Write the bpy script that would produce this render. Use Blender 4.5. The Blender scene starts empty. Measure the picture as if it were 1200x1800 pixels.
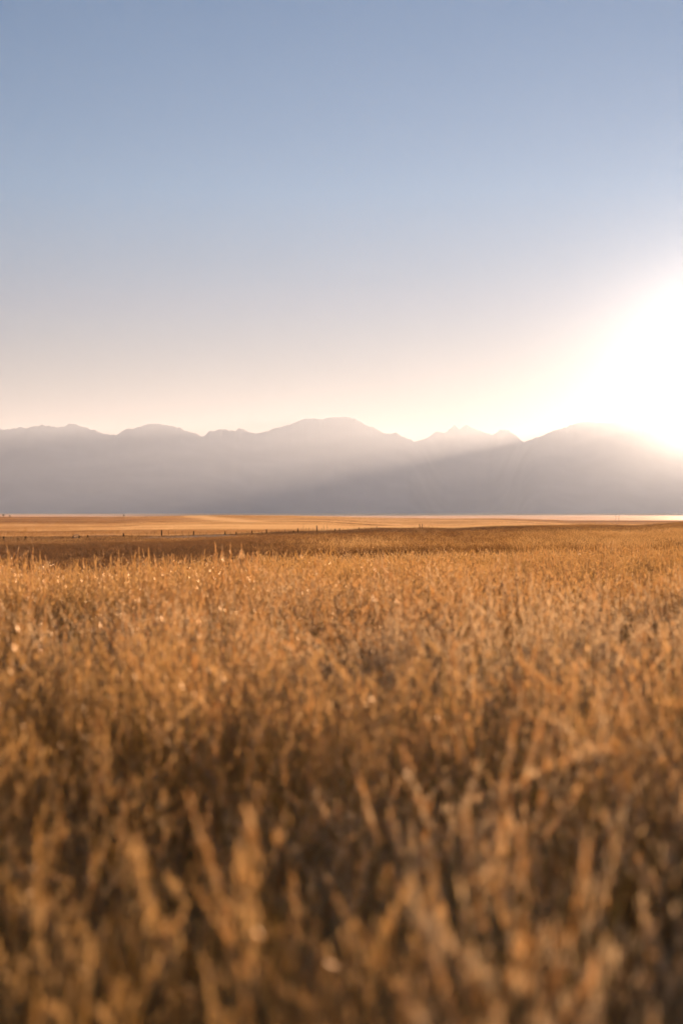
import bpy, math, random
import numpy as np
from mathutils import Vector, Matrix

C = bpy.context.scene
COL = C.collection
R = math.radians
random.seed(7)
rng = np.random.default_rng(11)

# ------------------------------------------------------------------ camera
EYE = 1.70                      # eye height above the ground at the camera
F = 2500.0                      # focal length in pixels of the 1200 wide photograph (50 mm, portrait)
cam = bpy.data.cameras.new("camera")
cam.lens = 50.0
cam.sensor_fit = 'VERTICAL'
cam.sensor_height = 36.0
cam.sensor_width = 24.0
cam.clip_start = 0.05
cam.clip_end = 120000.0
cam.dof.use_dof = True
cam.dof.focus_distance = 46.0
cam.dof.aperture_fstop = 1.25
cam.dof.aperture_blades = 0
cam_o = bpy.data.objects.new("camera", cam)
cam_o.location = (0, 0, EYE)
cam_o.rotation_euler = (R(90), 0, 0)
COL.objects.link(cam_o)
C.camera = cam_o

# ------------------------------------------------------------------ sun and sky
SUN_AZ, SUN_EL = R(16.3), R(4.68)
S = Vector((math.sin(SUN_AZ) * math.cos(SUN_EL), math.cos(SUN_AZ) * math.cos(SUN_EL), math.sin(SUN_EL)))
sun = bpy.data.lights.new("sun", 'SUN')
sun.energy = 5.0
sun.angle = R(0.53)
sun.color = (1.0, 0.72, 0.54)
sun_o = bpy.data.objects.new("sun", sun)
sun_o.rotation_euler = (-S).to_track_quat('-Z', 'Y').to_euler()
COL.objects.link(sun_o)

w = bpy.data.worlds.new("World")
C.world = w
w.use_nodes = True
nt = w.node_tree
nt.nodes.clear()
wo = nt.nodes.new('ShaderNodeOutputWorld')
bg = nt.nodes.new('ShaderNodeBackground')
sky = nt.nodes.new('ShaderNodeTexSky')
sky.sky_type = 'NISHITA'
sky.sun_disc = False
sky.sun_elevation = SUN_EL
sky.sun_rotation = SUN_AZ
sky.altitude = 1200
sky.air_density = 1.0
sky.dust_density = 0.0
sky.ozone_density = 1.6
bg.inputs['Strength'].default_value = 0.095
# the clear air's own colour from the horizon upwards
tcw = nt.nodes.new('ShaderNodeTexCoord')
sxw = nt.nodes.new('ShaderNodeSeparateXYZ')
nt.links.new(tcw.outputs['Generated'], sxw.inputs[0])
crw = nt.nodes.new('ShaderNodeValToRGB')
crw.color_ramp.elements[0].position = 0.0
crw.color_ramp.elements[0].color = (.0, .0, .02, 1)
crw.color_ramp.elements[1].position = .36
crw.color_ramp.elements[1].color = (.0, .29, .50, 1)
for _p, _c in ((.06, (.0, .0, .02)), (.14, (.05, .14, .27)), (.22, (.06, .29, .48))):
    _e = crw.color_ramp.elements.new(_p)
    _e.color = (*_c, 1)
nt.links.new(sxw.outputs[2], crw.inputs[0])
mxw = nt.nodes.new('ShaderNodeMix')
mxw.data_type = 'RGBA'
mxw.blend_type = 'MULTIPLY'
mxw.inputs[0].default_value = 1.0
nt.links.new(sky.outputs[0], mxw.inputs[6])
nt.links.new(crw.outputs[0], mxw.inputs[7])
# the bright air close round the sun
dtw = nt.nodes.new('ShaderNodeVectorMath')
dtw.operation = 'DOT_PRODUCT'
nmw = nt.nodes.new('ShaderNodeVectorMath')
nmw.operation = 'NORMALIZE'
nt.links.new(tcw.outputs['Generated'], nmw.inputs[0])
nt.links.new(nmw.outputs[0], dtw.inputs[0])
dtw.inputs[1].default_value = S
prev = mxw.outputs[2]
for _n, _a, _c in ((800.0, .5, (1, .88, .70)),):
    mx0 = nt.nodes.new('ShaderNodeMath'); mx0.operation = 'MAXIMUM'; mx0.inputs[1].default_value = 0
    nt.links.new(dtw.outputs['Value'], mx0.inputs[0])
    pw = nt.nodes.new('ShaderNodeMath'); pw.operation = 'POWER'; pw.inputs[1].default_value = _n
    nt.links.new(mx0.outputs[0], pw.inputs[0])
    ad = nt.nodes.new('ShaderNodeVectorMath'); ad.operation = 'MULTIPLY_ADD'
    ad.inputs[1].default_value = tuple(_a * k for k in _c)
    nt.links.new(pw.outputs[0], ad.inputs[0])
    nt.links.new(prev, ad.inputs[2])
    prev = ad.outputs[0]
nt.links.new(prev, bg.inputs['Color'])
nt.links.new(bg.outputs[0], wo.inputs[0])

C.view_settings.view_transform = 'Standard'
C.view_settings.look = 'None'
C.view_settings.exposure = 1.27
C.view_settings.gamma = 1.0
C.view_settings.use_curve_mapping = False
C.render.engine = 'CYCLES'
C.cycles.use_denoising = True
C.cycles.max_bounces = 8
C.cycles.diffuse_bounces = 5
C.cycles.glossy_bounces = 1
C.cycles.transmission_bounces = 4
C.cycles.volume_bounces = 4
C.cycles.transparent_max_bounces = 8
C.cycles.caustics_reflective = False
C.cycles.caustics_refractive = False

# ------------------------------------------------------------------ helpers
def node(t, kind, **kw):
    n = t.nodes.new(kind)
    for k, v in kw.items():
        if k.startswith('in_'):
            n.inputs[int(k[3:])].default_value = v
        else:
            setattr(n, k, v)
    return n

def new_mat(name):
    m = bpy.data.materials.new(name)
    m.use_nodes = True
    m.node_tree.nodes.clear()
    out = m.node_tree.nodes.new('ShaderNodeOutputMaterial')
    return m, m.node_tree, out

def ramp(t, stops):
    n = t.nodes.new('ShaderNodeValToRGB')
    e = n.color_ramp.elements
    while len(e) > 1:
        e.remove(e[0])
    e[0].position, e[0].color = stops[0][0], (*stops[0][1], 1)
    for p, c in stops[1:]:
        x = e.new(p)
        x.color = (*c, 1)
    return n

def mesh_obj(name, V, Fc, mats=(), parent=None, smooth=True, mat_idx=None, kind=None):
    me = bpy.data.meshes.new(name)
    V = np.asarray(V, dtype=np.float32)
    if isinstance(Fc, np.ndarray) and Fc.ndim == 2:
        n, k = Fc.shape
        me.vertices.add(len(V))
        me.vertices.foreach_set('co', V.ravel())
        me.loops.add(n * k)
        me.loops.foreach_set('vertex_index', Fc.astype(np.int32).ravel())
        me.polygons.add(n)
        me.polygons.foreach_set('loop_start', np.arange(0, n * k, k, dtype=np.int32))
        me.polygons.foreach_set('loop_total', np.full(n, k, dtype=np.int32))
        me.update(calc_edges=True)
    else:
        me.from_pydata([tuple(map(float, v)) for v in V], [], [tuple(f) for f in Fc])
        me.update()
    for m in mats:
        me.materials.append(m)
    me.polygons.foreach_set('use_smooth', np.full(len(me.polygons), smooth))
    if mat_idx is not None:
        me.polygons.foreach_set('material_index', np.asarray(mat_idx, dtype=np.int32))
    o = bpy.data.objects.new(name, me)
    COL.objects.link(o)
    if parent:
        o.parent = parent
    if kind:
        o['kind'] = kind
    return o

def empty(name, loc, label, cat, group=None):
    o = bpy.data.objects.new(name, None)
    o.location = loc
    COL.objects.link(o)
    o['label'] = label
    o['category'] = cat
    if group:
        o['group'] = group
    return o

class MB:
    def __init__(s):
        s.v, s.f = [], []
    def tube(s, p, q, r0, r1, n=6):
        p, q = Vector(p), Vector(q)
        d = (q - p).normalized()
        a = d.orthogonal().normalized()
        b = d.cross(a)
        k = len(s.v)
        for c, r in ((p, r0), (q, r1)):
            for i in range(n):
                t = 2 * math.pi * i / n
                s.v.append(tuple(c + a * (r * math.cos(t)) + b * (r * math.sin(t))))
        for i in range(n):
            j = (i + 1) % n
            s.f.append((k + i, k + j, k + n + j, k + n + i))
        s.f.append(tuple(k + i for i in range(n))[::-1])
        s.f.append(tuple(k + n + i for i in range(n)))
    def box(s, p, q, wd, ht):
        """a bar from p to q, wd wide and ht high"""
        p, q = Vector(p), Vector(q)
        d = (q - p).normalized()
        up = Vector((0, 0, 1)) if abs(d.z) < .9 else Vector((0, 1, 0))
        a = d.cross(up).normalized()
        b = a.cross(d)
        k = len(s.v)
        for c in (p, q):
            for sa, sb in ((-1, -1), (1, -1), (1, 1), (-1, 1)):
                s.v.append(tuple(c + a * (sa * wd / 2) + b * (sb * ht / 2)))
        for i in range(4):
            j = (i + 1) % 4
            s.f.append((k + i, k + j, k + 4 + j, k + 4 + i))
        s.f += [(k + 3, k + 2, k + 1, k), (k + 4, k + 5, k + 6, k + 7)]
    def build(s, name, mat, parent=None, smooth=False):
        return mesh_obj(name, s.v, s.f, [mat], parent, smooth)

# value noise on numpy arrays
_perm = rng.random((256, 256))
def vnoise(x, y):
    xi, yi = np.floor(x).astype(int), np.floor(y).astype(int)
    fx, fy = x - xi, y - yi
    fx, fy = fx * fx * (3 - 2 * fx), fy * fy * (3 - 2 * fy)
    g = lambda a, b: _perm[a & 255, b & 255]
    return ((g(xi, yi) * (1 - fx) + g(xi + 1, yi) * fx) * (1 - fy) +
            (g(xi, yi + 1) * (1 - fx) + g(xi + 1, yi + 1) * fx) * fy) * 2 - 1
def fbm(x, y, o=4):
    s, a = 0, 1
    for i in range(o):
        s = s + a * vnoise(x * 2 ** i + 17.3 * i, y * 2 ** i + 5.1 * i)
        a *= .5
    return s

# ------------------------------------------------------------------ the lie of the land
NC = np.array([(-900, 944), (0, 944), (130, 944), (175, 941), (280, 942), (400, 939), (470, 937), (600, 933), (660, 927.5),
               (740, 928), (800, 929), (860, 925), (930, 923.5), (1000, 922.5), (1015, 921.5), (1070, 922), (1117, 923.5), (1150, 921),
               (1200, 918), (1300, 914), (2200, 914)], float)      # how low the brow of the near field lies
ND = np.array([(-900, 240), (0, 240), (400, 235), (600, 290), (740, 420), (860, 380), (1200, 330), (2200, 330)], float)
FC = np.array([(-900, 909), (200, 909.3), (300, 907.6), (345, 906.4), (400, 905.8), (500, 906.2), (560, 908), (640, 910.6),
               (700, 912), (780, 913), (860, 912.2), (930, 914.5), (1000, 917), (1200, 917), (2200, 917)], float)

def ground_z(x, y):
    x = np.asarray(x, float); y = np.asarray(y, float)
    d = np.hypot(x, y)
    az = np.arctan2(x, np.maximum(y, 1e-6))
    az = np.where(y < 0, np.sign(x) * 1.4, az)
    u = 600 + F * np.tan(np.clip(az, -.55, .55))
    D = np.maximum(d * np.cos(np.clip(az, -.55, .55)), 1e-3)
    dc = np.interp(u, ND[:, 0], ND[:, 1])
    drc = (np.interp(u, NC[:, 0], NC[:, 1]) - 900) * dc / F + .42          # grass adds its height
    drf = (np.interp(u, FC[:, 0], FC[:, 1]) - 900) * 1900 / F
    # piecewise drop below the eye
    def sm(t):
        t = np.clip(t, 0, 1)
        return t * t * (3 - 2 * t)
    near = EYE + (drc - EYE) * np.clip((D - 18) / (dc - 18), 0, 1) ** 1.15
    dip = drc + 1.2
    mid = dip + (np.maximum(drc + 1.5, drf - .3) - dip) * sm((D - dc * 1.35) / 300)
    z = np.where(D < dc, near, drc + (dip - drc) * sm((D - dc) / (dc * .35)))
    z = np.where(D > dc * 1.35, mid, z)
    d2 = dc * 1.35 + 300
    base = np.maximum(drc + 1.5, drf - .3)
    z = np.where(D > d2, base + (drf - base) * sm((D - d2) / (1900 - d2)), z)
    z = np.where(D > 1900, drf + (16 - drf) * sm((D - 1900) / 1500), z)
    z = np.where(D > 3400, 16.0, z)
    und = fbm(x / 90., y / 60., 3) * .16 * np.clip((d - 40) / 80, 0, 1) + fbm(x / 400. + 9, y / 170., 3) * .55 * np.clip((d - 420) / 300, 0, 1) * np.clip((2600 - d) / 900, 0, 1)
    und = und + fbm(x / 7., y / 7., 2) * .04 * np.clip((160 - d) / 60, 0, 1)
    return EYE - z + und

def build_ground(mat):
    rad = np.concatenate([[0.0], np.geomspace(1.2, 40, 46), np.linspace(41.5, 460, 190)[0:], np.geomspace(466, 3600, 150), np.geomspace(3900, 70000, 18)])
    fine = np.linspace(-.42, .42, 300)
    ang = np.concatenate([fine, np.linspace(.46, 2 * math.pi - .46, 70)])
    A, Rr = np.meshgrid(ang, rad)
    X, Y = np.sin(A) * Rr, np.cos(A) * Rr
    Z = ground_z(X, Y)
    nr, na = X.shape
    V = np.stack([X.ravel(), Y.ravel(), Z.ravel()], 1)
    i, j = np.meshgrid(np.arange(nr - 1), np.arange(na), indexing='ij')
    j2 = (j + 1) % na
    Fq = np.stack([i * na + j, (i + 1) * na + j, (i + 1) * na + j2, i * na + j2], -1).reshape(-1, 4)[:, ::-1]
    return mesh_obj('ground', V, Fq, [mat], kind='structure')

# ------------------------------------------------------------------ materials
def mat_ground():
    m, t, out = new_mat('dry_prairie')
    L = t.links.new
    geo = node(t, 'ShaderNodeNewGeometry')
    mp = node(t, 'ShaderNodeMapping'); mp.inputs['Scale'].default_value = (.0022, .0085, 0)
    L(geo.outputs['Position'], mp.inputs['Vector'])
    n1 = node(t, 'ShaderNodeTexNoise'); n1.inputs['Scale'].default_value = 1.0; n1.inputs['Detail'].default_value = 7; n1.inputs['Roughness'].default_value = .6
    L(mp.outputs[0], n1.inputs['Vector'])
    cr = ramp(t, [(.30, (.34, .15, .045)), (.40, (.62, .32, .10)), (.47, (.40, .19, .06)), (.52, (.80, .48, .19)), (.58, (.50, .27, .09)), (.70, (.85, .55, .25))])
    L(n1.outputs['Fac'], cr.inputs[0])
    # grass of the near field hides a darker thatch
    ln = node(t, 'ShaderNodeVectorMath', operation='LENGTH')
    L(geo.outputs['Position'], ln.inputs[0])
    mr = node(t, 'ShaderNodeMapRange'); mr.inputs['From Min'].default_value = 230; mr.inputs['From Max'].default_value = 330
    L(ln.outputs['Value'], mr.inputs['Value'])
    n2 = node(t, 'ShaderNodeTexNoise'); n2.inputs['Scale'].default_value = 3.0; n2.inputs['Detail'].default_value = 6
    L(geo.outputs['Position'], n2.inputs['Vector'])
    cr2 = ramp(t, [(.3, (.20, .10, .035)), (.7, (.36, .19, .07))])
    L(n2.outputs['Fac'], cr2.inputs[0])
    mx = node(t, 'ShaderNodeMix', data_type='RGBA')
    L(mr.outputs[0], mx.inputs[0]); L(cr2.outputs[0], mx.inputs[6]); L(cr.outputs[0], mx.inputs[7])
    n3 = node(t, 'ShaderNodeTexNoise'); n3.inputs['Scale'].default_value = .6; n3.inputs['Detail'].default_value = 8
    L(geo.outputs['Position'], n3.inputs['Vector'])
    bp = node(t, 'ShaderNodeBump'); bp.inputs['Strength'].default_value = 1.0; bp.inputs['Distance'].default_value = .35
    L(n3.outputs['Fac'], bp.inputs['Height'])
    b = node(t, 'ShaderNodeBsdfPrincipled')
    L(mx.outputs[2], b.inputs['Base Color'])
    b.inputs['Roughness'].default_value = .58
    b.inputs['Specular IOR Level'].default_value = .2
    b.inputs['Specular Tint'].default_value = (1, .82, .6, 1)
    b.inputs['Sheen Weight'].default_value = .35
    b.inputs['Sheen Roughness'].default_value = .37
    L(mx.outputs[2], b.inputs['Sheen Tint'])
    L(bp.outputs[0], b.inputs['Normal'])
    L(b.outputs[0], out.inputs['Surface'])
    return m

def mat_mountain():
    m, t, out = new_mat('mountain_rock')
    L = t.links.new
    geo = node(t, 'ShaderNodeNewGeometry')
    n = node(t, 'ShaderNodeTexNoise'); n.inputs['Scale'].default_value = .0012; n.inputs['Detail'].default_value = 9
    L(geo.outputs['Position'], n.inputs['Vector'])
    cr = ramp(t, [(.38, (.18, .20, .27)), (.65, (.25, .265, .33))])
    L(n.outputs['Fac'], cr.inputs[0])
    b = node(t, 'ShaderNodeBsdfPrincipled'); b.inputs['Roughness'].default_value = .95
    b.inputs['Specular IOR Level'].default_value = .1
    L(cr.outputs[0], b.inputs['Base Color']); L(b.outputs[0], out.inputs['Surface'])
    return m

def mat_grass(name, stops, trans=.5, patch=.12, vary=.3):
    m, t, out = new_mat(name)
    L = t.links.new
    oi = node(t, 'ShaderNodeObjectInfo')
    geo = node(t, 'ShaderNodeNewGeometry')
    n = node(t, 'ShaderNodeTexNoise'); n.inputs['Scale'].default_value = patch; n.inputs['Detail'].default_value = 3
    L(geo.outputs['Position'], n.inputs['Vector'])
    a = node(t, 'ShaderNodeMath', operation='MULTIPLY_ADD'); a.inputs[1].default_value = .34
    L(oi.outputs['Random'], a.inputs[0])
    ta = node(t, 'ShaderNodeAttribute', attribute_type='INSTANCER', attribute_name='tone')
    s = node(t, 'ShaderNodeMath', operation='MULTIPLY_ADD'); s.inputs[1].default_value = 1.4; s.inputs[2].default_value = -.40
    L(n.outputs['Fac'], s.inputs[0]); L(s.outputs[0], a.inputs[2])
    rp = node(t, 'ShaderNodeMath', operation='MULTIPLY_ADD'); rp.inputs[1].default_value = vary
    L(geo.outputs['Random Per Island'], rp.inputs[0]); L(a.outputs[0], rp.inputs[2])
    at = node(t, 'ShaderNodeMath', operation='ADD')
    L(rp.outputs[0], at.inputs[0]); L(ta.outputs['Fac'], at.inputs[1])
    cr = ramp(t, stops)
    L(at.outputs[0], cr.inputs[0])
    d = node(t, 'ShaderNodeBsdfDiffuse'); tr = node(t, 'ShaderNodeBsdfTranslucent')
    g = node(t, 'ShaderNodeBsdfGlossy'); g.inputs['Roughness'].default_value = .38; g.inputs['Color'].default_value = (.9, .75, .55, 1)
    gm = node(t, 'ShaderNodeGamma'); gm.inputs['Gamma'].default_value = .80
    hs = node(t, 'ShaderNodeHueSaturation'); hs.inputs['Saturation'].default_value = 1.12
    L(cr.outputs[0], hs.inputs['Color']); L(hs.outputs[0], gm.inputs[0])
    L(cr.outputs[0], d.inputs[0]); L(gm.outputs[0], tr.inputs[0])
    mx = node(t, 'ShaderNodeMixShader', in_0=trans)
    L(d.outputs[0], mx.inputs[1]); L(tr.outputs[0], mx.inputs[2])
    m2 = node(t, 'ShaderNodeMixShader', in_0=.13)
    L(mx.outputs[0], m2.inputs[1]); L(g.outputs[0], m2.inputs[2])
    L(m2.outputs[0], out.inputs['Surface'])
    return m

def mat_plain(name, c0, c1, scale=8, rough=.85):
    m, t, out = new_mat(name)
    L = t.links.new
    tc = node(t, 'ShaderNodeTexCoord')
    n = node(t, 'ShaderNodeTexNoise'); n.inputs['Scale'].default_value = scale; n.inputs['Detail'].default_value = 5
    L(tc.outputs['Object'], n.inputs['Vector'])
    cr = ramp(t, [(.35, c0), (.65, c1)])
    L(n.outputs['Fac'], cr.inputs[0])
    b = node(t, 'ShaderNodeBsdfPrincipled'); b.inputs['Roughness'].default_value = rough
    b.inputs['Specular IOR Level'].default_value = .08
    L(cr.outputs[0], b.inputs['Base Color']); L(b.outputs[0], out.inputs['Surface'])
    return m

M_ground = mat_ground()
M_rock = mat_mountain()
M_wood = mat_plain('weathered_wood', (.03, .02, .013), (.07, .048, .032), 6)
M_steel = mat_plain('rusty_steel', (.07, .04, .025), (.14, .09, .06), 10, .6)
M_leaf = mat_plain('tree_leaves', (.035, .05, .015), (.08, .09, .03), 2)
M_bark = mat_plain('tree_bark', (.06, .045, .03), (.12, .09, .06), 6)

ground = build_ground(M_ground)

# ------------------------------------------------------------------ mountains
PROF = np.array([(-1400, 770), (-1200, 760), (-1000, 768), (-850, 752), (-700, 764), (-560, 750), (-420, 766), (-300, 748), (-180, 758), (-90, 750),
 (0, 754), (30, 751), (50, 751), (75, 745), (102, 750), (130, 743), (155, 751), (185, 761), (205, 764), (220, 755), (226, 752),
 (235, 755), (250, 748), (272, 744), (292, 747), (317, 750), (325, 756), (342, 760), (354, 767), (370, 757), (387, 753), (411, 756),
 (422, 751), (442, 760), (470, 759), (480, 752), (505, 747), (525, 737), (540, 734), (565, 735), (600, 731), (615, 732), (635, 740),
 (655, 750), (672, 760), (695, 761), (727, 775), (750, 769), (765, 757), (782, 759), (797, 746), (807, 751), (820, 747), (845, 757),
 (865, 764), (877, 755), (890, 753), (907, 765), (920, 777), (945, 767), (970, 757), (1000, 747), (1020, 741), (1060, 741),
 (1100, 740), (1130, 745), (1160, 741), (1200, 748), (1240, 752), (1290, 744), (1340, 752), (1400, 744), (1480, 760), (1560, 750),
 (1700, 765), (1850, 752), (2000, 770), (2200, 760)], float)

def build_mountains():
    us = np.linspace(-1400, 2200, 2000)
    rs = np.concatenate([np.linspace(14500, 20000, 10), np.linspace(20500, 33000, 110), np.linspace(33500, 38000, 6)])
    U, D = np.meshgrid(us, rs)
    az = np.arctan((U - 600) / F)
    X, Y = np.sin(az) * D, np.cos(az) * D
    r0 = 24000 + 900 * fbm(U / 160., U * 0, 2) + 4500 * np.exp(-((U - 825) / 85.) ** 4)
    top = np.interp(U, PROF[:, 0], PROF[:, 1])
    # small teeth on the skyline
    top = top + fbm(U / 8., U * 0 + 3, 4) * 1.2
    depth = r0 * np.cos(az)
    uu = us[None, :]
    tops = np.interp(us, PROF[:, 0], PROF[:, 1])
    ker = np.exp(-(np.arange(-90, 91) / 33.) ** 2); ker /= ker.sum()
    smooth_top = np.convolve(np.pad(tops, 90, 'edge'), ker, 'valid')[None, :] + 0 * U
    keep = np.exp(-np.abs(D - r0) / 700.)
    H = (900 - (smooth_top * (1 - keep) + top * keep)) / F * depth + 16
    Hc = (900 - top) / F * depth + 16
    t = (D - r0)
    front = np.clip(1 + t / (5200 + 250 * fbm(U / 60., U * 0 + 7, 2)), 0, 1) ** 1.25
    back = np.clip(1 - t / 4200, 0, 1) ** 1.2
    sh = np.where(t < 0, front, back)
    spur = fbm(X / 1100., Y / 2600., 5)
    ridge = 1 - np.abs(spur)
    bell = np.clip(np.abs(t) / 1500, 0, 1) * sh
    Z = H * (sh * (1 + bell * (ridge - .75) * .05)) 
    # the flanks never stand above the skyline as seen from the field
    lim = Hc / depth * (D * np.cos(az))
    Z = np.minimum(Z, lim)
    Z = Z - 16
    Z = np.where(sh <= 0, -17, Z)
    nr, na = X.shape
    V = np.stack([X.ravel(), Y.ravel(), Z.ravel()], 1)
    i, j = np.meshgrid(np.arange(nr - 1), np.arange(na - 1), indexing='ij')
    Fq = np.stack([i * na + j, i * na + j + 1, (i + 1) * na + j + 1, (i + 1) * na + j], -1).reshape(-1, 4)
    return mesh_obj('mountains', V, Fq, [M_rock], kind='structure')
build_mountains()

# ------------------------------------------------------------------ haze
def build_haze():
    x, y0, y1, z0, z1 = 42000, -42000, 46000, -17.5, 2050
    V = [(-x, y0, z0), (x, y0, z0), (x, y1, z0), (-x, y1, z0), (-x, y0, z1), (x, y0, z1), (x, y1, z1), (-x, y1, z1)]
    Fc = [(3, 2, 1, 0), (4, 5, 6, 7), (0, 1, 5, 4), (1, 2, 6, 5), (2, 3, 7, 6), (3, 0, 4, 7)]
    m, t, out = new_mat('haze_air')
    pv = node(t, 'ShaderNodeVolumePrincipled')
    pv.inputs['Color'].default_value = (.65, .81, 1, 1)
    pv.inputs['Absorption Color'].default_value = (1, 1, 1, 1)
    pv.inputs['Density'].default_value = 3.3e-5
    pv.inputs['Anisotropy'].default_value = .37
    # a forward-throwing share of the haze, added for the veiling glare round the sun
    pd = node(t, 'ShaderNodeVolumePrincipled')
    pd.inputs['Color'].default_value = (.95, .93, .95, 1)
    pd.inputs['Absorption Color'].default_value = (1, 1, 1, 1)
    pd.inputs['Density'].default_value = .75e-6
    pd.inputs['Anisotropy'].default_value = .95
    av = node(t, 'ShaderNodeAddShader')
    t.links.new(pv.outputs[0], av.inputs[0])
    t.links.new(pd.outputs[0], av.inputs[1])
    t.links.new(av.outputs[0], out.inputs['Volume'])
    o = mesh_obj('haze', V, Fc, [m], smooth=False, kind='stuff')
    return o
HAZE = True
if HAZE:
    build_haze()

# ------------------------------------------------------------------ grass
GOLD = [(.08, (.22, .11, .03)), (.28, (.42, .20, .05)), (.45, (.56, .29, .08)), (.60, (.64, .36, .11)), (.72, (.58, .25, .07)), (.84, (.42, .34, .08)), (.96, (.70, .45, .18))]
HEAD = [(.08, (.50, .26, .08)), (.35, (.68, .40, .15)), (.60, (.78, .50, .22)), (.75, (.66, .33, .12)), (.95, (.82, .60, .33))]
RUST = [(.06, (.04, .018, .007)), (.20, (.10, .042, .014)), (.40, (.24, .105, .03)), (.54, (.48, .22, .07)), (.66, (.40, .16, .05)), (.80, (.32, .24, .08)), (.96, (.60, .34, .12))]
M_blade = mat_grass('grass_blade', GOLD, .62, .16)
M_head = mat_grass('seed_head', HEAD, .62, .3)
M_head2 = mat_grass('short_seed_head', [(.0, (.16, .07, .025)), (.12, (.42, .21, .07)), (.30, (.76, .45, .17)), (.55, (.86, .58, .27)), (.72, (.70, .36, .13)), (.95, (.88, .68, .40))], .62, .3, .5)
M_rust = mat_grass('short_grass_blade', RUST, .60, .05, .42)

STRAW = [(.04, (.16, .07, .025)), (.20, (.32, .155, .055)), (.34, (.50, .26, .095)), (.44, (.34, .17, .06)), (.56, (.62, .36, .15)), (.66, (.44, .24, .09)), (.82, (.80, .53, .25))]
M_sage = mat_grass('sage_leaf', [(0.0, (.20, .23, .25)), (.35, (.34, .37, .39)), (.6, (.42, .44, .42)), (.9, (.36, .32, .22))], .35, .2)
M_straw = mat_grass('straw_blade', STRAW, .62, .004)

def ribbon(V, Fc, p0, d, length, width, bend, face, segs=3):
    """a tapering blade: p0 base, d lean direction (x,y), bend = sideways reach of its tip"""
    k = len(V)
    side = np.array([math.cos(face), math.sin(face), 0.0])
    for i in range(segs + 1):
        t = i / segs
        c = np.array([p0[0] + d[0] * bend * t ** 1.8, p0[1] + d[1] * bend * t ** 1.8, p0[2] + length * (t - .35 * (bend / max(length, .01)) * t ** 2)])
        wv = width * (1 - t ** 1.5 * .92) / 2
        V.append(c - side * wv); V.append(c + side * wv)
        if i:
            a = k + 2 * (i - 1)
            Fc.append((a, a + 1, a + 3, a + 2))
    return c

def plume(V, Fc, base, ax, length, spread, n, size, r, fat=.20):
    """a loose seed head: short ribbons leaving an axis upwards and outwards"""
    for i in range(n):
        t = (i + r.random()) / n
        ang = r.random() * 6.283
        rad = spread * (math.sin(math.pi * min(1, t * .8 + .18))) * (.4 + .6 * r.random())
        c = np.asarray(base) + np.asarray(ax) * length * t
        o = c + np.array([math.cos(ang) * rad, math.sin(ang) * rad, size * (.6 + r.random())])
        s = np.array([-math.sin(ang), math.cos(ang), .3]) * size * fat
        m = (c + o) / 2
        k = len(V)
        V += [c + (m - c) * .3, m - s, o, m + s]
        Fc.append((k, k + 1, k + 2, k + 3))

def tuft(r, blades, stems, h, rad, width, leaf_len, head_len, plume_n, spread, fat=.20):
    V, Fc, mi = [], [], []
    for _ in range(blades):
        a, q = r.random() * 6.283, rad * math.sqrt(r.random())
        L = leaf_len * h * (.45 + .6 * r.random())
        th = r.random() * 6.283
        n0 = len(Fc)
        ribbon(V, Fc, (q * math.cos(a), q * math.sin(a), -.03), (math.cos(th), math.sin(th)), L, width * (.6 + .8 * r.random()), L * (.12 + .5 * r.random() ** 2), r.random() * 3.14)
        mi += [0] * (len(Fc) - n0)
    for _ in range(stems):
        a, q = r.random() * 6.283, rad * math.sqrt(r.random())
        L = h * (1 - .60 * r.random() ** 1.2)
        th = r.gauss(.4, 1.4)
        n0 = len(Fc)
        b = L * (.04 + .38 * r.random() ** 2)
        tip = ribbon(V, Fc, (q * math.cos(a), q * math.sin(a), -.03), (math.cos(th), math.sin(th)), L, width * .42, b, r.random() * 3.14, 3)
        mi += [0] * (len(Fc) - n0)
        n0 = len(Fc)
        hl = head_len * (.7 + .6 * r.random())
        nod = .10 + .85 * r.random() ** 1.6
        ax = np.array([math.cos(th) * nod, math.sin(th) * nod, 1.0 - .35 * nod])
        plume(V, Fc, tip - ax * hl * .62, ax, hl, spread * (.6 + .8 * r.random()), plume_n, hl * .16, r, fat)
        mi += [1] * (len(Fc) - n0)
    return V, Fc, mi

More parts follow.
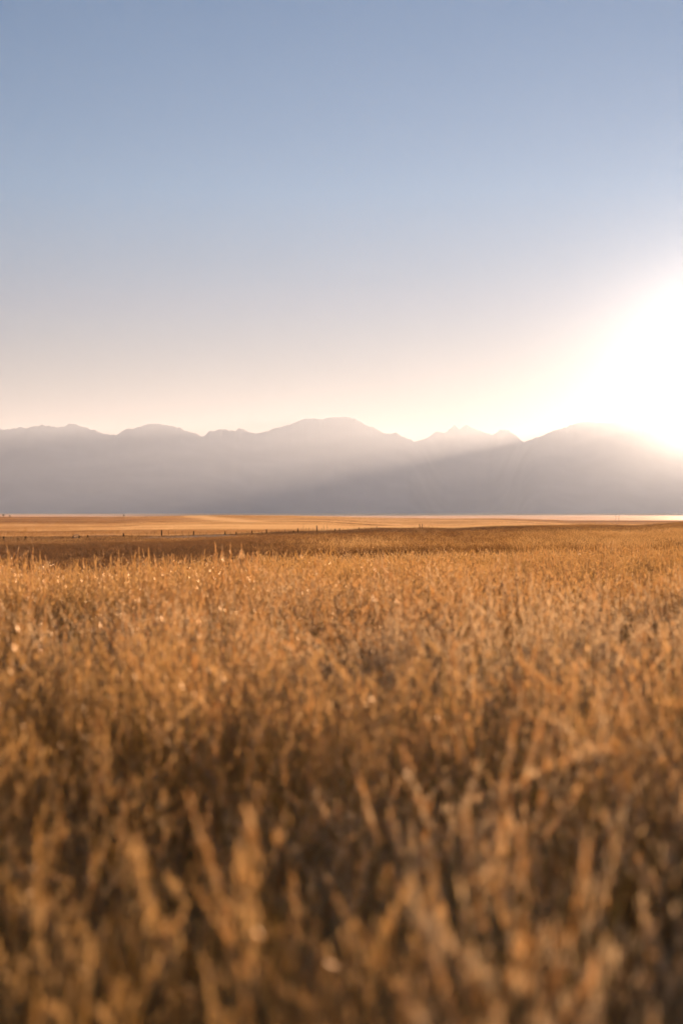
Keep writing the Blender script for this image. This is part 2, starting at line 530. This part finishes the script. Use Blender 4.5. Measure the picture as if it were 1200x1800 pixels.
def scatter_object(name, mats, variants, P, rot, scl, pick, lean, tone=None):
    """one mesh object: the tuft kinds and the points they grow on; its geometry nodes put a tuft on each point"""
    V, Fc, mi, var = [], [], [], []
    for k, (v, f, m) in enumerate(variants):
        off = len(V)
        V += v
        Fc += [tuple(i + off for i in q) for q in f]
        mi += m
        var += [k + 1] * len(v)
    nt_, npnt = len(V), len(P)
    me = bpy.data.meshes.new(name)
    co = np.concatenate([np.asarray(V, np.float32), np.asarray(P, np.float32)])
    me.vertices.add(len(co)); me.vertices.foreach_set('co', co.ravel())
    fa = np.asarray(Fc, np.int32)
    me.loops.add(fa.size); me.loops.foreach_set('vertex_index', fa.ravel())
    me.polygons.add(len(fa)); me.polygons.foreach_set('loop_start', np.arange(0, fa.size, 4, dtype=np.int32))
    me.polygons.foreach_set('loop_total', np.full(len(fa), 4, dtype=np.int32))
    me.polygons.foreach_set('material_index', np.asarray(mi, np.int32))
    me.update(calc_edges=True)
    for m in mats:
        me.materials.append(m)
    def attr(nm, tp, tuft_v, pts):
        a = me.attributes.new(nm, tp, 'POINT')
        if tp == 'FLOAT_VECTOR':
            arr = np.concatenate([np.zeros((nt_, 3), np.float32), np.asarray(pts, np.float32)])
            a.data.foreach_set('vector', arr.ravel())
        else:
            arr = np.concatenate([np.asarray(tuft_v), np.asarray(pts)]).astype(np.int32 if tp == 'INT' else np.float32)
            a.data.foreach_set('value', arr)
    attr('tuft_kind', 'INT', var, np.zeros(npnt))
    attr('pick', 'INT', np.zeros(nt_), pick)
    attr('turn', 'FLOAT_VECTOR', None, np.stack([lean[:, 0], lean[:, 1], rot], 1))
    attr('grow', 'FLOAT_VECTOR', None, scl)
    attr('tone', 'FLOAT', np.zeros(nt_), tone_of(P[:, 0], P[:, 1]) if tone is None else tone)
    o = bpy.data.objects.new(name, me)
    COL.objects.link(o)
    o['kind'] = 'stuff'
    ng = bpy.data.node_groups.new(name + '_spread', 'GeometryNodeTree')
    ng.interface.new_socket('Geometry', in_out='INPUT', socket_type='NodeSocketGeometry')
    ng.interface.new_socket('Geometry', in_out='OUTPUT', socket_type='NodeSocketGeometry')
    gi, go = ng.nodes.new('NodeGroupInput'), ng.nodes.new('NodeGroupOutput')
    L = ng.links.new
    def named(nm, tp):
        n = ng.nodes.new('GeometryNodeInputNamedAttribute'); n.data_type = tp; n.inputs['Name'].default_value = nm
        return n.outputs['Attribute']
    kind = named('tuft_kind', 'INT')
    def equals(v):
        c = ng.nodes.new('FunctionNodeCompare'); c.data_type = 'INT'; c.operation = 'EQUAL'
        L(kind, c.inputs[2]); c.inputs[3].default_value = v
        return c.outputs[0]
    def sep(v):
        s = ng.nodes.new('GeometryNodeSeparateGeometry'); s.domain = 'POINT'
        L(gi.outputs[0], s.inputs[0]); L(equals(v), s.inputs[1])
        return s.outputs[0]
    g2i = ng.nodes.new('GeometryNodeGeometryToInstance')
    for k in range(len(variants)):
        L(sep(k + 1), g2i.inputs[0])
    iop = ng.nodes.new('GeometryNodeInstanceOnPoints')
    L(sep(0), iop.inputs['Points'])
    L(g2i.outputs[0], iop.inputs['Instance'])
    iop.inputs['Pick Instance'].default_value = True
    L(named('pick', 'INT'), iop.inputs['Instance Index'])
    L(named('turn', 'FLOAT_VECTOR'), iop.inputs['Rotation'])
    L(named('grow', 'FLOAT_VECTOR'), iop.inputs['Scale'])
    L(iop.outputs[0], go.inputs[0])
    md = o.modifiers.new('spread', 'NODES'); md.node_group = ng
    return o

def soft_(v, a, b, w):
    return 1 / (1 + np.exp(-np.clip((v - a) / w, -60, 60))) / (1 + np.exp(np.clip((v - b) / w, -60, 60)))

def tone_of(x, y):
    """shift of the grass colour by place: darker and redder (below 0) or paler (above 0)"""
    d = np.hypot(x, y)
    u = u_of(x, y)
    if np.mean(d) > 430:        # far fields: broad streaks, plus brightening towards the sun put into the tone
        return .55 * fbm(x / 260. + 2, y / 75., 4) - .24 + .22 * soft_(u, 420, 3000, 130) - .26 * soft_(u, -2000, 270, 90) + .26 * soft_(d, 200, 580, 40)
    t = -.04 + .15 * fbm(x / 14. + 5, y / 10., 3) + .10 * fbm(x / 1.1 + 8, y / 1.1, 2) * (d < 40)
    soft = soft_
    t = t - .27 * soft(d, 40, 500, 6) + .10 * fbm(x / 5. + 50, y / 9., 3) * soft(d, 30, 200, 6)
    t = t - .24 * soft(d, 44, 330, 6) * soft(u, 430, 1050, 90)
    t = t - .48 * soft(d, 27, 110, 2.5) * soft(u, -2000, 470, 45)
    t = t - .26 * soft(d, 40, 56, 1.5) * soft(u, 470, 770, 30)
    t = t + .30 * soft(d, 58, 76, 2) * soft(u, 560, 690, 15)
    t = t - .20 * soft(d, 85, 190, 9) * soft(u, -2000, 900, 90)
    t = t - .28 * soft(d, 190, 440, 9) * soft(u, -2000, 800, 90)
    t = t + .08 * soft(d, 3, 150, 2) * soft(u, 800, 3000, 120)
    t = t + .18 * soft(d, -9, 14, 1.5)  # near grass lightened in its colour to lift the shade inside the stand
    t = t - .34 * soft(d, -9, 10, .8) * soft(u, -2000, 260, 120)
    return t

def field_points(d0, d1, dens, half=.36, jitter=None, pw=0.0):
    """points in the wedge before the camera, dens per square metre at d0 thinning with distance"""
    out = []
    step = max(1.0, (d1 - d0) / 60)
    d = d0
    while d < d1:
        e = min(d + step, d1)
        hw = half + 1.6 / max(d, 1)
        hw = min(hw, 1.2)
        area = hw * (e * e - d * d)
        n = int(area * dens * (d0 / d) ** pw)
        q = np.sqrt(rng.random(n) * (e * e - d * d) + d * d)
        a = (rng.random(n) * 2 - 1) * hw
        out.append(np.stack([np.sin(a) * q, np.cos(a) * q], 1))
        d = e
    return np.concatenate(out)

def finish(P2, nvar, s0, s1, hfun):
    x, y = P2[:, 0], P2[:, 1]
    z = ground_z(x, y)
    h = hfun(x, y)
    keep = h > .12
    x, y, z, h = x[keep], y[keep], z[keep], h[keep]
    n = len(x)
    s = s0 + (s1 - s0) * rng.random(n)
    return np.stack([x, y, z], 1), rng.random(n) * 6.283, np.stack([s, s, s * h], 1), rng.integers(0, nvar, n), (rng.random((n, 2)) - .5) * .30 + np.stack([.22 * fbm(x / 1.6 + 4, y / 1.6, 2), .26 * fbm(x / 1.9 + 40, y / 1.9, 2) + .05], 1)

def u_of(x, y):
    return 600 + F * x / np.maximum(y, .1)

# the height of the stand: tall near the camera, with an edge on the left, then thinner
def h_tall(x, y):
    d = np.hypot(x, y)
    u = u_of(x, y)
    edge = np.interp(u, [-400, 0, 330, 470, 620, 900, 1300], [25, 25, 25.5, 27, 30, 36, 40]) + fbm(x / 1.7, y / 2.5, 2) * 2.2
    h = (1.0 + .20 * fbm(x / 1.5 + 31, y / 1.5, 3))
    h = h * np.where(vnoise(x / 1.3 + 77, y / 1.3) > .62, .72, 1.0)
    return np.where(d < edge, h, 0) * np.clip(1.12 - .010 * (d - 4), .84, 1.0)
def h_mid(x, y):
    d = np.hypot(x, y)
    u = u_of(x, y)
    left = np.clip((470 - u) / 220, 0, 1)
    patch = fbm(x / 9. + 3, y / 11., 3)
    h = (.86 - .34 * left) * (1 + .28 * patch)
    return np.clip(h, .35, 1.2)

def brush_zone(x, y):
    u = u_of(x, y)
    d = np.hypot(x, y)
    w = np.interp(u, [235, 270, 330, 395, 425], [0, 10, 18, 24, 0])
    c = np.interp(u, [235, 425], [212, 222])
    return np.abs(d - c + 4 * fbm(x / 9., y * 0 + 2, 2)) < w

def build_grass():
    r = random.Random(5)
    tall = [tuft(r, 28, 22, .92, .20, .0042, .88, .17, 11, .013, .12) for _ in range(7)]
    tall += [tuft(r, 28, 11, .74, .18, .005, .98, .14, 10, .013, .12) for _ in range(2)]
    tall += [tuft(r, 5, 9, .95, .10, .004, .6, .24, 34, .022, .12) for _ in range(3)]
    P = field_points(1.35, 42, 20.0, .36, pw=.0)
    a = finish(P, len(tall), .8, 1.15, h_tall)
    pk = rng.integers(0, 9, len(a[3]))
    pk[(rng.random(len(pk)) < .03) & (np.hypot(a[0][:, 0], a[0][:, 1]) > 9) & (a[0][:, 1] < 19)] = 10
    a = a[:3] + (pk,) + a[4:]
    # the single plumes that stand up above the rest
    extra = [(322, 984, 10.5), (316, 990, 11), (408, 990, 10), (455, 975, 9.5), (462, 984, 10), (430, 992, 12), (545, 1040, 8), (565, 1108, 6),
             (700, 1042, 10), (850, 1042, 9), (985, 1066, 8), (992, 1100, 6.5), (1085, 1112, 6), (1150, 1120, 6), (1120, 1128, 6.5), (45, 1030, 10),
             (670, 1140, 5), (240, 1080, 8), (905, 1072, 9), (1010, 1150, 5)]
    ex = np.array([[(u - 600) / F * D, D, EYE - (yt - 900) * D / F] for u, yt, D in extra])
    zx = ground_z(ex[:, 0], ex[:, 1])
    hx = (ex[:, 2] - zx) / 1.02
    a = (np.concatenate([a[0], np.stack([ex[:, 0], ex[:, 1], zx], 1)]), np.concatenate([a[1], rng.random(len(ex)) * 6]),
         np.concatenate([a[2], np.stack([hx * .45, hx * .45, hx], 1)]), np.concatenate([a[3], rng.integers(9, 12, len(ex))]),
         np.concatenate([a[4], np.zeros((len(ex), 2))]))
    scatter_object('tall_grass', [M_blade, M_head], tall, *a)
    mid = [tuft(r, 46, 13, .74, .36, .006, .84, .14, 9, .012) for _ in range(6)]
    P = field_points(22, 130, 7.5, .34, pw=.55)
    a = finish(P, len(mid), .85, 1.2, h_mid)
    scatter_object('field_grass', [M_rust, M_head2], mid, *a)
    far = [tuft(r, 42, 7, .66, .8, .018, .84, .18, 6, .04) for _ in range(5)]
    P = field_points(125, 470, 1.9, .32, pw=.6)
    x, y = P[:, 0], P[:, 1]
    dc = np.interp(u_of(x, y), ND[:, 0], ND[:, 1])
    P = P[np.hypot(x, y) < dc * 1.12]
    a = finish(P, len(far), .8, 1.3, lambda x, y: np.where(brush_zone(x, y), 0, np.clip(.62 + .25 * fbm(x / 22., y / 30., 3), .25, 1)))
    scatter_object('distant_grass', [M_rust, M_head2], far, *a)
    # a strip of grey-blue brush along the fence
    r = random.Random(21)
    brush = [tuft(r, 60, 4, .42, .5, .03, .95, .08, 6, .02) for _ in range(4)]
    P = field_points(185, 250, 2.2, .32)
    P = P[brush_zone(P[:, 0], P[:, 1])]
    a = finish(P, 4, .8, 1.35, lambda x, y: .9 + .35 * fbm(x / 5., y / 6., 2))
    scatter_object('grey_brush', [M_sage, M_sage], brush, *a)
    # the pale grassland beyond the brow, coarser the farther it is
    r = random.Random(9)
    P1 = field_points(262, 700, .11, .30, pw=.9)
    P2 = field_points(700, 2300, .030, .30, pw=.9)
    P = np.concatenate([P1, P2])
    x, y = P[:, 0], P[:, 1]
    dc = np.interp(u_of(x, y), ND[:, 0], ND[:, 1])
    P = P[np.hypot(x, y) > dc * 1.2]
    wide = []
    for _ in range(5):
        V, Fc, mi = [], [], []
        for _b in range(260):
            a_, q = r.random() * 6.283, 5.0 * math.sqrt(r.random())
            th = r.random() * 6.283
            n0 = len(Fc)
            ribbon(V, Fc, (q * math.cos(a_), q * math.sin(a_), -.05), (math.cos(th), math.sin(th)), .3 + .3 * r.random(), .07, .12, r.random() * 3.14, 2)
            mi += [0] * (len(Fc) - n0)
        wide.append((V, Fc, mi))
    x, y = P[:, 0], P[:, 1]
    z = ground_z(x, y)
    n = len(P)
    big = np.clip(np.hypot(x, y) / 700, 1, 2.2)
    trk = np.zeros(n, bool)
    tn = tone_of(x, y)
    for (ua, Da), (ub, Db) in zip(TRACK, TRACK[1:]):
        ax_, ay_, bx_, by_ = (ua - 600) / F * Da, Da, (ub - 600) / F * Db, Db
        tt = np.clip(((x - ax_) * (bx_ - ax_) + (y - ay_) * (by_ - ay_)) / ((bx_ - ax_) ** 2 + (by_ - ay_) ** 2), 0, 1)
        trk |= np.hypot(x - ax_ - tt * (bx_ - ax_), y - ay_ - tt * (by_ - ay_)) < 13
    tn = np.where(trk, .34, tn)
    scl = np.stack([big, big, .8 + .5 * rng.random(n)], 1)
    k_ = np.ones(n, bool)
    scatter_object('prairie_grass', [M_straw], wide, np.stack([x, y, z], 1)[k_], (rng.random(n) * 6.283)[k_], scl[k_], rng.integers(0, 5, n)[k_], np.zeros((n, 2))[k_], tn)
TRACK = [(343, 1820), (352, 1550), (372, 1220), (400, 980), (450, 800)]
build_grass()

# ------------------------------------------------------------------ fences
def at(u, D):
    x = (u - 600) / F * D
    return Vector((x, D, float(ground_z(x, D))))

FD = np.array([(-60, 178), (0, 185), (130, 196), (217, 232), (284, 246), (340, 246), (395, 244), (470, 256), (557, 276), (600, 300), (662, 345), (740, 420), (775, 440)], float)
def fd(u):
    return float(np.interp(u, FD[:, 0], FD[:, 1]))

def post_meshes():
    wood = MB()
    wood.tube((0, 0, -.35), (0, 0, .9), .11, .10, 9)
    wood.tube((0, 0, .9), (.006, 0, 1.0), .10, .08, 9)
    steel = MB()
    steel.box((0, 0, -.3), (0, 0, 1.0), .05, .012)
    steel.box((0, .02, -.3), (0, .02, .98), .012, .045)
    for k in range(7):
        steel.box((-.012, -.012, .2 + k * .11), (.012, -.012, .2 + k * .11), .012, .014)
    return wood, steel

def fence(label, woods, steels, rails=()):
    """woods / steels: (image column, column top) of each post; the posts stand on the ground along the fence line"""
    o0 = at(woods[0][0], fd(woods[0][0]))
    root = empty('wire_fence', o0, label, 'fence')
    wood, steel = post_meshes()
    w0 = s0 = None
    tops = []
    for lst, isw in ((woods, True), (steels, False)):
        for u, yt in lst:
            D = fd(u)
            p = at(u, D)
            h = max(EYE - (yt - 900) * D / F - p.z, .75)
            proto = w0 if isw else s0
            if proto is None:
                proto = (wood if isw else steel).build('wooden_post' if isw else 'steel_post', M_wood if isw else M_steel, root)
                o = proto
                if isw: w0 = o
                else: s0 = o
            else:
                o = proto.copy()
                COL.objects.link(o)
                o.parent = root
            o.location = p - o0
            o.scale = (1, 1, h)
            o.rotation_euler = (random.gauss(0, .02), random.gauss(0, .025), random.random() * .6)
            tops.append((u, p, h))
    tops.sort(key=lambda t: t[0])
    wires = MB()
    for fr in (.28, .52, .76, .94):
        for (a, p, h), (b, q, g) in zip(tops, tops[1:]):
            hh, gg = min(h, 1.15), min(g, 1.15)
            wires.tube(p - o0 + Vector((0, -.07, hh * fr)), q - o0 + Vector((0, -.07, gg * fr)), .004, .004, 4)
    wires.build('wire', M_steel, root)
    for ua, ub, f1, f2 in rails:
        mb = MB()
        pa, pb = at(ua, fd(ua)), at(ub, fd(ub))
        mb.tube(pa - o0 + Vector((.05, 0, f1)), pb - o0 + Vector((-.05, 0, f2)), .05, .05, 7)
        mb.build('brace_rail', M_wood, root)
    return root

fence('post and wire fence at the far left, ending at two close posts braced by rails',
      [(-38, 945), (7, 945.5), (45, 944.5), (128.7, 943.6), (139.3, 943)],
      [(-24, 945.5), (-10, 946), (20, 945.5), (32, 946), (57, 946), (70, 945.8), (84, 945.5), (98, 945.2), (112, 945)],
      [(128.7, 139.3, .85, .85), (128.7, 139.3, .55, .55), (128.7, 139.3, .25, .25)])
fence('long wire fence of dark posts along the grey brush strip below the golden slope',
      [(155, 941.5), (217.5, 937.2), (284.5, 931.2), (340.5, 933.2), (395.5, 934), (415.5, 935.8), (443, 932), (468.5, 930.4), (516, 932.3), (523.5, 928.5), (557.5, 923.8), (588.5, 930), (596.5, 928.8)],
      [(169, 941), (184, 940), (201, 939), (232, 938), (245, 937.5), (258, 936.5), (271.5, 933.5), (296.2, 932.2), (308.4, 933), (320.3, 932.4), (331.8, 935), (352, 936), (363.3, 935.5), (375.5, 936), (386, 936),
       (405, 936.5), (425, 936), (434.5, 933.5), (437.5, 934), (448, 932.5), (454, 932), (461, 931.8), (477, 931.5), (485, 931.5), (490, 931), (500.5, 929.5), (507, 930.5), (512, 930), (530, 928.5), (533, 922.5), (538, 928),
       (543.5, 927.6), (550, 928), (565.5, 928.5), (569.5, 922), (574.8, 922), (581, 929), (603, 929.8)])
fence('short distant wire fence crossing the brow of the field with clustered posts',
      [(631, 929), (662, 927), (737.5, 921.4), (741.8, 921)],
      [(611, 930), (621, 930), (641, 929), (652, 928), (673, 927.2), (684, 926.8), (694, 926.4), (706, 925.5), (718, 925.2), (728, 924.6), (745, 922.8), (753, 924), (759.5, 923.8), (768, 925)])

# ------------------------------------------------------------------ trees on the skyline
def leaf_tree(label, u, D, h, wd, seed):
    r = random.Random(seed)
    p = at(u, D)
    root = empty('tree', p, label, 'tree', None)
    tk = MB()
    tk.tube((0, 0, -.3), (.04 * h, 0, h * .45), .05 * h, .03 * h, 8)
    for k in range(6):
        a = r.random() * 6.28
        z0 = h * (.22 + .05 * k)
        tk.tube((.02 * h, 0, z0), (math.cos(a) * wd * .32, math.sin(a) * wd * .32, z0 + h * .3), .022 * h, .008 * h, 5)
    tk.build('trunk', M_bark, root)
    V, Fc = [], []
    for c in range(16):
        a, q = r.random() * 6.28, wd * .36 * math.sqrt(r.random())
        cz = h * (.42 + .42 * r.random()) 
        cc = Vector((q * math.cos(a), q * math.sin(a), cz))
        cr_ = wd * (.13 + .10 * r.random())
        for _ in range(110):
            d = Vector((r.gauss(0, 1), r.gauss(0, 1), r.gauss(0, .8))).normalized() * cr_ * r.random() ** .4
            n = Vector((r.gauss(0, 1), r.gauss(0, 1), r.gauss(0, 1))).normalized()
            s1 = n.orthogonal().normalized() * .09
            s2 = n.cross(s1).normalized() * .055
            k = len(V)
            V += [cc + d - s1, cc + d - s2, cc + d + s1, cc + d + s2]
            Fc.append((k, k + 1, k + 2, k + 3))
    mesh_obj('crown', V, Fc, [M_leaf], root, smooth=False)
    return root
leaf_tree('dark green tree on the skyline at the far left, the largest there', 6.5, 1860, 4.4, 4.2, 1)
leaf_tree('small faint tree on the skyline just right of the dark green tree', 18, 1870, 2.6, 3.0, 2)
leaf_tree('lone round tree on the skyline below the left mountains, away from the others', 218, 1870, 3.5, 2.7, 3)

# ------------------------------------------------------------------ far poles
def pole(label, u, D, h):
    p = at(u, D)
    root = empty('utility_pole', p, label, 'utility pole', None)
    m = MB()
    m.tube((0, 0, -.5), (0, 0, h), .17, .12, 8)
    m.build('pole', M_wood, root)
    m = MB()
    m.box((-1.1, -.16, h - .7), (1.1, -.16, h - .7), .10, .12)
    m.build('crossarm', M_wood, root)
    for s in (-.95, 0.0, .95):
        m = MB()
        m.tube((s, -.16, h - .64), (s, -.16, h - .42), .05, .035, 7)
        m.build('insulator', M_steel, root)
pole('faint utility pole against the hazy mountains at the right, left one of the close pair', 1081.5, 1850, 10.5)
pole('faint utility pole against the hazy mountains at the right, right one of the close pair', 1087, 1880, 8.6)

# ------------------------------------------------------------------ dirt track
def draped(name, mat, line, width, lift, n=60, cross=5):
    pts = [at(u, D) for u, D in line]
    cum = [0.0]
    for a, b in zip(pts, pts[1:]):
        cum.append(cum[-1] + (b - a).length)
    V, Fc = [], []
    for i in range(n + 1):
        s = cum[-1] * i / n
        x = float(np.interp(s, cum, [p.x for p in pts])); y = float(np.interp(s, cum, [p.y for p in pts]))
        x2 = float(np.interp(s + 1, cum, [p.x for p in pts])); y2 = float(np.interp(s + 1, cum, [p.y for p in pts]))
        if i == n:
            x2, y2 = x + (x - px_), y + (y - py_)
        dx, dy = x2 - x, y2 - y
        L_ = math.hypot(dx, dy) or 1
        px_, py_ = x - dx, y - dy
        wd = width(i / n)
        for j in range(cross):
            t = (j / (cross - 1) - .5) * wd
            X, Y = x - dy / L_ * t, y + dx / L_ * t
            V.append((X, Y, float(ground_z(X, Y)) + lift))
    for i in range(n):
        for j in range(cross - 1):
            a = i * cross + j
            Fc.append((a, a + cross, a + cross + 1, a + 1))
    return mesh_obj(name, V, Fc, [mat], kind='structure')
M_dust = mat_plain('dirt_track_dust', (.70, .50, .30), (.85, .64, .42), .1, .6)
draped('dirt_track', M_dust, TRACK, lambda t: 7.0, .12, 120, 3)
